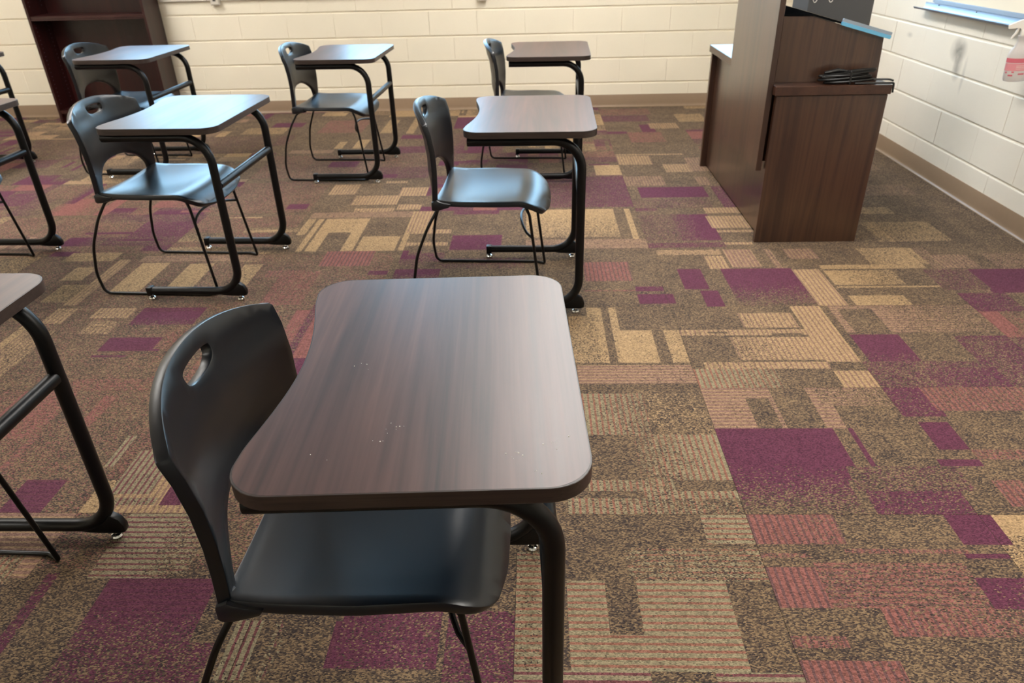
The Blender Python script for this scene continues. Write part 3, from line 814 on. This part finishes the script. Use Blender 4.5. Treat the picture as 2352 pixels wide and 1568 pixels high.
# ------------------------------------------------------------------ chairs
UE = [(0.40, -0.158), (0.46, -0.152), (0.53, -0.147), (0.60, -0.145), (0.68, -0.151), (0.75, -0.170), (0.82, -0.192)]
DE = [(0.40, 0.010), (0.46, 0.026), (0.56, 0.048), (0.70, 0.052), (0.80, 0.050)]
def back_fn(v, z):
    q = min(abs(v)/0.235, 1.05); return (lerp_tab(UE, z)-lerp_tab(DE, z)*(1-q**2.1), v, z)
def seat_z(u, v):
    z = 0.447
    if u > 0.17: z -= 5.0*(u-0.17)**2
    rear = max(0.0, (-u-0.04)/0.12); z += 0.010*rear*rear
    q = abs(v)/0.225
    z -= 0.021*(1-q*q)*max(0.0, 1-((u-0.0)/0.24)**2)
    z -= 0.004*max(0.0, q-0.75)*4*0.25
    return z
def make_chair():
    e = empty('stacking_chair')
    side = [(0.226, 0.428), (0.2265, 0.47), (0.2275, 0.52), (0.2295, 0.58), (0.2325, 0.65), (0.235, 0.71), (0.236, 0.744)]
    top = []
    for k in range(0, 15):
        vv = 0.219*(1-k/14); top.append((vv, 0.7585+0.0405*(1-(vv/0.219)**2)**0.9))
    half = side+[(0.235, 0.750), (0.230, 0.7550)]+top
    arch = []
    for k in range(0, 17):
        a = math.pi/2*k/16; arch.append((0.188*math.cos(a)**0.85, 0.436+0.124*math.sin(a)**0.9))
    arch[-1] = (0.0, 0.56)
    right = [(0.196, 0.426)]
    outline = right[::-1]+half+[(-v, z) for v, z in reversed(half[:-1])]+[(-v, z) for v, z in right]
    inner = [(-v, z) for v, z in arch]+[(v, z) for v, z in reversed(arch[:-1])]
    outline = outline+inner
    hole = []
    for k in range(24):
        a = 2*math.pi*k/24; c, s = math.cos(a), math.sin(a)
        zz = 0.762+(0.012*abs(s)**0.5 if s > 0 else -0.026*abs(s)**0.8)
        hole.append((0.056*(abs(c)**0.8)*(1 if c > 0 else -1), zz))
    shell('backrest', outline, hole, 0.016, back_fn, 0.021, 'chair_plastic', e)
    so = round_poly([(-0.156, -0.226), (0.05, -0.236), (0.262, -0.222), (0.283, -0.1), (0.286, 0.0), (0.283, 0.1), (0.262, 0.222), (0.05, 0.236), (-0.156, 0.226)],
                    [0.018, 0.4, 0.07, 0.3, 0.3, 0.3, 0.07, 0.4, 0.018], 7)
    dense = []
    for i in range(len(so)):
        a, b = Vector(so[i]), Vector(so[(i+1) % len(so)]); n = max(1, int((b-a).length/0.016))
        for k in range(n): q = a+(b-a)*k/n; dense.append((q.x, q.y))
    st = shell('seat', dense, None, 0.016, lambda u, v: (u, v, seat_z(u, v)), 0.021, 'chair_plastic', e)
    for s in (-1, 1):
        # moulded ear that joins seat and upright
        ear = [(-0.170, 0.424), (-0.169, 0.456), (-0.148, 0.464), (-0.136, 0.458), (-0.118, 0.453), (-0.09, 0.449), (-0.10, 0.434), (-0.140, 0.422), (-0.160, 0.420)]
        prism('shell_joint', ear, s*0.196, s*0.2365, 'chair_plastic', st, bevel=0.005)
        w = [(0.196, s*0.186, 0.428), (0.214, s*0.196, 0.39), (0.262, s*0.216, 0.0068), (0.225, s*0.236, 0.0066), (-0.255, s*0.238, 0.0066), (-0.268, s*0.240, 0.10), (-0.245, s*0.233, 0.23), (-0.195, s*0.220, 0.345), (-0.150, s*0.196, 0.420), (-0.10, s*0.178, 0.427)]
        tube('leg_frame', fillet(w, [0.03, 0.008, 0.02, 0.03, 0.2, 0.3, 0.3, 0.04], 5), 0.0063, 'wire_black', e, 10)
    br = []
    za = 0.295
    for k in range(15):
        f = k/14; v = -0.193+0.386*f; q = 1-(2*f-1)**2
        br.append((0.224-0.055*q**0.7, v, za+0.03*q))
    tube('brace', br, 0.0058, 'wire_black', e, 8)
    tube('under_seat_wire', fillet([(-0.10, -0.178, 0.4265), (-0.10, 0.178, 0.4265)], [], 1), 0.005, 'wire_black', e, 8)
    return e
chairs = [((-0.3455, 0.991), 1.0, 'dark chair tucked at the nearest desk'),
 ((-0.231, 2.912), -2.5, 'dark chair at the desk directly behind the nearest desk'),
 ((-1.658, 3.057), -3.5, 'dark chair at the middle-row desk with blue window glare'),
 ((-1.323, 4.722), -3.0, 'dark chair in the back row with bare block wall behind it'),
 ((-0.066, 4.700), -3.0, 'dark chair in the back row nearest the teaching station'),
 ((-2.777, 4.925), -3.0, 'dark chair right in front of the bookcase'),
 ((-1.488, 1.062), -2.0, 'dark chair cut off by the left edge, front wire leg near the camera'),
 ((-2.800, 3.067), -2.0, 'dark chair cut off by the left edge in the middle row, front wire leg showing')]
c0 = make_chair()
for i, ((x, y), a, lab) in enumerate(chairs):
    o = c0 if i == 0 else copy_tree(c0)
    o.location = (x, y, 0); o.rotation_euler = (0, 0, R(a)); tag(o, lab, 'chair', 'stacking chairs with wire sled legs')

# ------------------------------------------------------------------ teaching station
ts = empty('teaching_station', (1.08, 3.36, 0)); tag(ts, 'dark walnut teaching station with raised lectern beside the right wall', 'desk')
def tsb(name, b, mat='station_walnut', parent=None, bevel=0.0012):
    x0, x1, y0, y1, z0, z1 = b
    return box(name, (x0-1.08, x1-1.08, y0-3.36, y1-3.36, z0, z1), mat, parent or ts, bevel)
tsb('end_panel', (1.083, 1.575, 3.360, 3.390, 0.0, 0.700))
tsb('end_panel', (1.083, 1.575, 4.690, 4.720, 0.0, 0.700))
tsb('modesty_panel', (1.118, 1.140, 3.391, 4.689, 0.012, 0.699))
tsb('desk_top', (1.072, 1.582, 3.350, 4.730, 0.7025, 0.7425), 'station_walnut_flat', bevel=0.002)
tsb('front_panel', (1.046, 1.071, 3.385, 4.085, 0.355, 1.30))
tsb('panel_spacer', (1.0712, 1.1178, 3.46, 3.49, 0.38, 0.68)); tsb('panel_spacer', (1.0712, 1.1178, 3.98, 4.01, 0.38, 0.68))
sl = [(1.090, 0.743), (1.548, 0.743), (1.540, 0.928), (1.212, 1.019), (1.090, 1.021)]
sl = [(x-1.08, z) for x, z in sl]
prism('lectern_side', sl, 3.445-3.36, 3.470-3.36, 'station_walnut', ts, bevel=0.001, smooth=False)
prism('lectern_side', sl, 4.030-3.36, 4.055-3.36, 'station_walnut', ts, bevel=0.001, smooth=False)
topp = [(1.085, 1.0225), (1.2125, 1.0205), (1.545, 0.9285), (1.548, 0.937), (1.214, 1.0295), (1.085, 1.0315)]
prism('lectern_top', [(x-1.08, z) for x, z in topp], 3.440-3.36, 4.060-3.36, 'matt_black', ts, bevel=0.001, smooth=False)
def slope(x): return 1.0205-(x-1.2125)*0.2767
for nm, o0, o1, mt in (('ledge_trim', -0.004, 0.010, 'trim_blue_reflection'), ('ledge_rail', 0.0105, 0.024, 'aluminium')):
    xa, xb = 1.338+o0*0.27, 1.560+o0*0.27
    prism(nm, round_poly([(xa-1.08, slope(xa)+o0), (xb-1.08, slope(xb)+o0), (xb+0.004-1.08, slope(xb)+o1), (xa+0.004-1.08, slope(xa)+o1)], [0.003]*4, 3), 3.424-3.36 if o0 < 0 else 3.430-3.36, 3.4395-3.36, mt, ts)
tsb('kick_panel', (1.54, 1.556, 3.391, 4.689, 0.10, 0.699))
# things on the station
gb = empty('equipment_box', (1.45, 3.9, 0.0)); tag(gb, 'tall grey metal box standing on the lectern top', 'equipment')
prism('body', [(-0.148, 1.0056), (-0.148, 1.36), (0.160, 1.36), (0.160, 0.9203)], -0.115, 0.115, 'grey_metal', gb, bevel=0.002, smooth=False)
for k, x in enumerate((-0.12, -0.045)):
    arc = [(x+0.010*math.cos(a), -0.1165, 1.062+0.018*math.sin(a)) for a in [math.pi+math.pi*q/8 for q in range(9)]]
    tube('hook_mark', arc, 0.0014, 'white_plastic', gb, 6)
bb = empty('desk_speaker', (1.155, 3.86, 1.0325)); tag(bb, 'small black box behind the lectern front panel', 'speaker')
me = boxes('body', [(-0.045, 0.045, -0.05, 0.05, 0.0, 0.028), (-0.045, 0.0, -0.05, 0.05, 0.028, 0.085)], 0.003); link('body', me, 'black_plastic', bb)
# coiled cable on the near end of the desk top
cb = empty('power_cable', (1.40, 3.395, 0.7425)); tag(cb, 'coiled black power cable lying on the near end of the teaching station', 'cable')
rg = random.Random(5); path = []
loops = 6
for k in range(loops*26):
    a = 2*math.pi*k/26; f = k/(loops*26)
    wob_ = 0.006*math.sin(a*0.37+1)+0.004*math.sin(a*1.7)
    path.append(((0.105+wob_)*math.cos(a)-0.01+0.018*math.sin(f*9), (0.019+0.004*math.sin(f*14))*math.sin(a), 0.008+0.048*f+0.009*math.sin(a*0.5+f*6)*f+0.006*math.cos(a)))
tube('cord', [(x, y, max(z, 0.0055)) for x, y, z in path], 0.0048, 'black_rubber', cb, 8)
tail = [(0.06, -0.012, 0.006), (0.11, -0.02, 0.0055), (0.155, -0.028, 0.0055), (0.178, -0.03, 0.0055), (0.1855, -0.03, 0.001), (0.1865, -0.03, -0.02), (0.186, -0.0305, -0.03)]
tube('cord_tail', fillet([(0.02, -0.03, 0.0065), (0.12, -0.032, 0.0065), (0.1895, -0.034, 0.0065), (0.1895, -0.040, -0.034)], [0.05, 0.006], 6), 0.0045, 'black_rubber', cb, 8)
tube('cord_tail', fillet([(0.02, 0.0, 0.016), (0.12, -0.005, 0.0175), (0.176, -0.012, 0.018), (0.1865, -0.030, 0.0155)], [0.05, 0.02], 6), 0.0045, 'black_rubber', cb, 8)
pl_ = join_geo(tube_geo([(-0.125, -0.012, 0.033), (-0.09, -0.010, 0.030), (-0.065, -0.006, 0.028)], [0.006, 0.010, 0.0075], 10))
link('plug', smooth_me(mesh('plug', *pl_), 40), 'black_plastic', cb)
link('plug', smooth_me(mesh('plug', *tube_geo([(-0.11, 0.0, 0.048), (-0.05, 0.004, 0.058), (-0.01, 0.006, 0.052)], [0.006, 0.009, 0.006], 10)), 40), 'black_plastic', cb)
box('cable_tie', (-0.004, 0.004, -0.028, 0.026, 0.001, 0.056), 'black_plastic', cb, 0.002)

# ------------------------------------------------------------------ bookcase
BXL, BXR, BYF, BYB = -4.160, -3.172, 6.290, YB-0.019
bk = empty('bookcase', ((BXL+BXR)/2, (BYF+BYB)/2, 0)); tag(bk, 'dark red mahogany bookcase with empty shelves against the back wall', 'bookcase')
hx, hy = (BXR-BXL)/2, (BYB-BYF)/2; HB = 1.20
for s in (-1, 1):
    b = (-hx, -hx+0.021, -hy, hy, 0, HB) if s < 0 else (hx-0.021, hx, -hy, hy, 0, HB)
    sp_ = box('side_panel', b, 'mahogany', bk, 0.001)
    pins = []
    xin = -hx+0.0212 if s < 0 else hx-0.0212
    for yy in (-hy+0.045, hy-0.06):
        for k in range(30):
            z = 0.16+0.032*k
            if any(abs(z-q) < 0.03 for q in (0.10, 0.87)): continue
            pins.append(lathe_geo([(0.0032, -0.0008), (0.0032, 0.0002), (0.0018, 0.0004)], 6))
            V = [(xin+(q[2] if s < 0 else -q[2]), yy+q[0], z+q[1]) for q in pins[-1][0]]; pins[-1] = (V, pins[-1][1])
    po_ = link('shelf_pin_holes', mesh('shelf_pin_holes', *join_geo(*pins)), 'aluminium', sp_); tag(po_, kind='stuff')
box('back_panel', (-hx+0.0215, hx-0.0215, hy-0.008, hy, 0.02, HB-0.03), 'mahogany', bk)
box('top_panel', (-hx+0.0215, hx-0.0215, -hy, hy-0.009, HB-0.03, HB), 'mahogany_shelf', bk, 0.001)
box('base_shelf', (-hx+0.0215, hx-0.0215, -hy+0.004, hy-0.009, 0.080, 0.108), 'mahogany_shelf', bk, 0.0015)
box('kick_board', (-hx+0.0215, hx-0.0215, -hy+0.035, -hy+0.053, 0.0, 0.079), 'mahogany_shelf', bk)
for z in (0.835,):
    sh = box('shelf', (-hx+0.022, hx-0.022, -hy+0.006, hy-0.009, z, z+0.022), 'mahogany_shelf', bk, 0.001)
    box('shelf_nosing', (-hx+0.022, hx-0.022, -hy+0.002, -hy+0.020, z-0.012, z-0.0002), 'mahogany_shelf', sh, 0.001)

# ------------------------------------------------------------------ raceway, outlets
rw = empty('cable_raceway', (-1.0, YB-0.013, 0.935)); tag(rw, 'slim painted cable raceway along the back wall right of the bookcase', 'raceway')
link('channel', boxes('channel', [(-2.16, 1.1, -0.009, 0.011, -0.012, 0.014)], 0.003), 'off_white_plastic', rw)
for x, zc, lab in ((-2.680, 0.955, 'surface outlet box on the back wall beside the bookcase'), (-0.436, 0.941, 'surface outlet box at the top edge above the middle of the back wall')):
    ob = empty('outlet_box', (x, YB-0.003, zc)); tag(ob, lab, 'outlet', 'outlet boxes on the back wall')
    bd = box('housing', (-0.036, 0.036, -0.042, 0, -0.064, 0.064), 'off_white_plastic', ob, 0.004, 2)
    fp = box('faceplate', (-0.032, 0.032, -0.046, -0.0422, -0.058, 0.058), 'off_white_plastic', ob, 0.0015)
    for z in (-0.021, 0.021): box('socket', (-0.013, 0.013, -0.0472, -0.0458, z-0.012, z+0.012), 'dark_socket', fp, 0.001)

# ------------------------------------------------------------------ whiteboard and tray
wbd = empty('whiteboard', (XR, 2.9, 0.95)); tag(wbd, 'whiteboard with aluminium frame mounted on the right wall', 'whiteboard')
def wbb(name, b, mat, parent=None, bevel=0.0):
    return box(name, b, mat, parent or wbd, bevel)
Y0, Y1 = -1.80, 1.835      # along the wall, relative to 2.9
wbb('panel', (-0.014, -0.004, Y0+0.015, Y1-0.015, 0.018, 1.20), 'whiteboard_face')
wbb('frame', (-0.020, -0.003, Y1-0.0148, Y1+0.006, 0.0, 1.215), 'aluminium', bevel=0.002)
wbb('frame', (-0.020, -0.003, Y0-0.006, Y0+0.0148, 0.0, 1.215), 'aluminium', bevel=0.002)
wbb('frame', (-0.020, -0.003, Y0+0.015, Y1-0.015, 1.2005, 1.222), 'aluminium', bevel=0.002)
wbb('frame', (-0.020, -0.003, Y0+0.015, Y1-0.015, -0.004, 0.0175), 'aluminium', bevel=0.002)
trp = [(-0.003, -0.006), (-0.003, -0.040), (-0.010, -0.044), (-0.070, -0.040), (-0.078, -0.030), (-0.075, -0.0285), (-0.066, -0.036), (-0.012, -0.038), (-0.008, -0.030), (-0.008, -0.006)]
ml = [(x, z) for x, z in trp]
V = []; n = len(ml)
for yy in (Y0, Y1+0.11):
    for x, z in ml: V.append((x, yy, z))
F = [tuple(range(n)), tuple(range(2*n-1, n-1, -1))]+[(i, (i+1) % n, n+(i+1) % n, n+i) for i in range(n)]
link('marker_tray', smooth_me(mesh('marker_tray', V, F), 30), 'aluminium', wbd)
for yy in (1.78, 1.37, 0.96, 0.55):
    g = lathe_geo([(0.0035, 0.0), (0.0035, 0.002), (0.002, 0.003)], 10)
    link('screw', mesh('screw', [(-0.0085-z, yy+x, -0.012+y) for x, y, z in g[0]], g[1]), 'dark_socket', wbd)

# ------------------------------------------------------------------ spray bottle hung on the tray
sb = empty('spray_bottle', (2.292, 3.655, 0.693)); sb.rotation_euler = (R(3), R(-4), R(-28)); tag(sb, 'translucent spray bottle with pink label hanging from the marker tray', 'spray bottle')
bp = [(0.030, 0.0), (0.044, 0.003), (0.048, 0.012), (0.0485, 0.03), (0.0485, 0.108), (0.047, 0.122), (0.041, 0.138), (0.030, 0.156), (0.024, 0.172), (0.0225, 0.190), (0.0245, 0.196), (0.0245, 0.204), (0.018, 0.206)]
link('bottle', smooth_me(mesh('bottle', *lathe_geo(bp, 32, sx=1.0, sy=0.66)), 40), 'bottle_plastic', sb)
def label_patch(name, a0, a1, z0, z1, mat, off=0.0012):
    V = []; F = []; k = 14
    for o_ in (0, 1):
        for zz in (z0, z1):
            for i in range(k+1):
                a = a0+(a1-a0)*i/k; r = 0.0485+off*(1-o_*0.6); V.append((r*math.cos(a), r*0.66*math.sin(a), zz))
    w = k+1
    for i in range(k):
        F += [(i, i+1, w+i+1, w+i), (2*w+i, 3*w+i, 3*w+i+1, 2*w+i+1), (i, 2*w+i, 2*w+i+1, i+1), (w+i, w+i+1, 3*w+i+1, 3*w+i)]
    F += [(0, w, 3*w, 2*w), (k, 2*w+k, 3*w+k, w+k)]
    return link(name, mesh(name, V, F), mat, sb)
A0, A1 = R(-165), R(-15)
label_patch('label_band', A0, A1, 0.088, 0.108, 'red_print', 0.0010)
label_patch('label_field', A0, A1, 0.052, 0.085, 'pink_print', 0.0010)
for k, (b0, b1, zz) in enumerate(((R(-150), R(-138), 0.040), (R(-112), R(-100), 0.043), (R(-128), R(-104), 0.028), (R(-80), R(-50), 0.034))):
    label_patch('label_print', b0, b1, zz, zz+0.007, 'red_print', 0.0010)
for k in range(3): label_patch('label_line', R(-95), R(-40), 0.060+0.007*k, 0.0615+0.007*k, 'white_plastic', 0.0014)
g = join_geo(lathe_geo([(0.0155, 0.200), (0.0165, 0.203), (0.0165, 0.226), (0.013, 0.232)], 20),
             prism_geo(round_poly([(-0.068, 0.236), (-0.070, 0.250), (-0.02, 0.272), (0.038, 0.276), (0.046, 0.262), (0.020, 0.240), (0.012, 0.226), (-0.012, 0.226), (-0.022, 0.238)], [0.004, 0.004, 0.02, 0.008, 0.008, 0.008, 0.003, 0.003, 0.008], 4), -0.011, 0.011, 'y'))
link('spray_head', smooth_me(mesh('spray_head', *g), 35), 'white_plastic', sb)
prism('trigger', round_poly([(-0.030, 0.238), (-0.022, 0.236), (-0.030, 0.212), (-0.046, 0.190), (-0.052, 0.193), (-0.040, 0.216)], [0.002]*6, 3), -0.006, 0.006, 'white_plastic', sb, bevel=0.001)

# ------------------------------------------------------------------ specks on the nearest desk
rg = random.Random(8); gs = []
for px, py, n in ((-0.22, 0.80, 5), (-0.03, 0.775, 7), (0.03, 0.80, 7), (-0.31, 0.765, 2), (-0.20, 0.83, 5), (-0.30, 1.0, 4), (0.0, 0.735, 3)):
    for _ in range(n):
        x, y = px+rg.gauss(0, 0.012), py+rg.gauss(0, 0.008); r = rg.choice((0.0004, 0.0005, 0.0007, 0.0010))
        gs.append(lathe_geo([(r, 0.0), (r*0.9, r*0.5), (r*0.4, r*0.8)], 6, (x, y, ZT)))
sk = link('crumbs', mesh('crumbs', *join_geo(*gs)), 'white_plastic'); tag(sk, 'tiny white specks scattered on the nearest desk top', 'crumbs', kind='stuff')
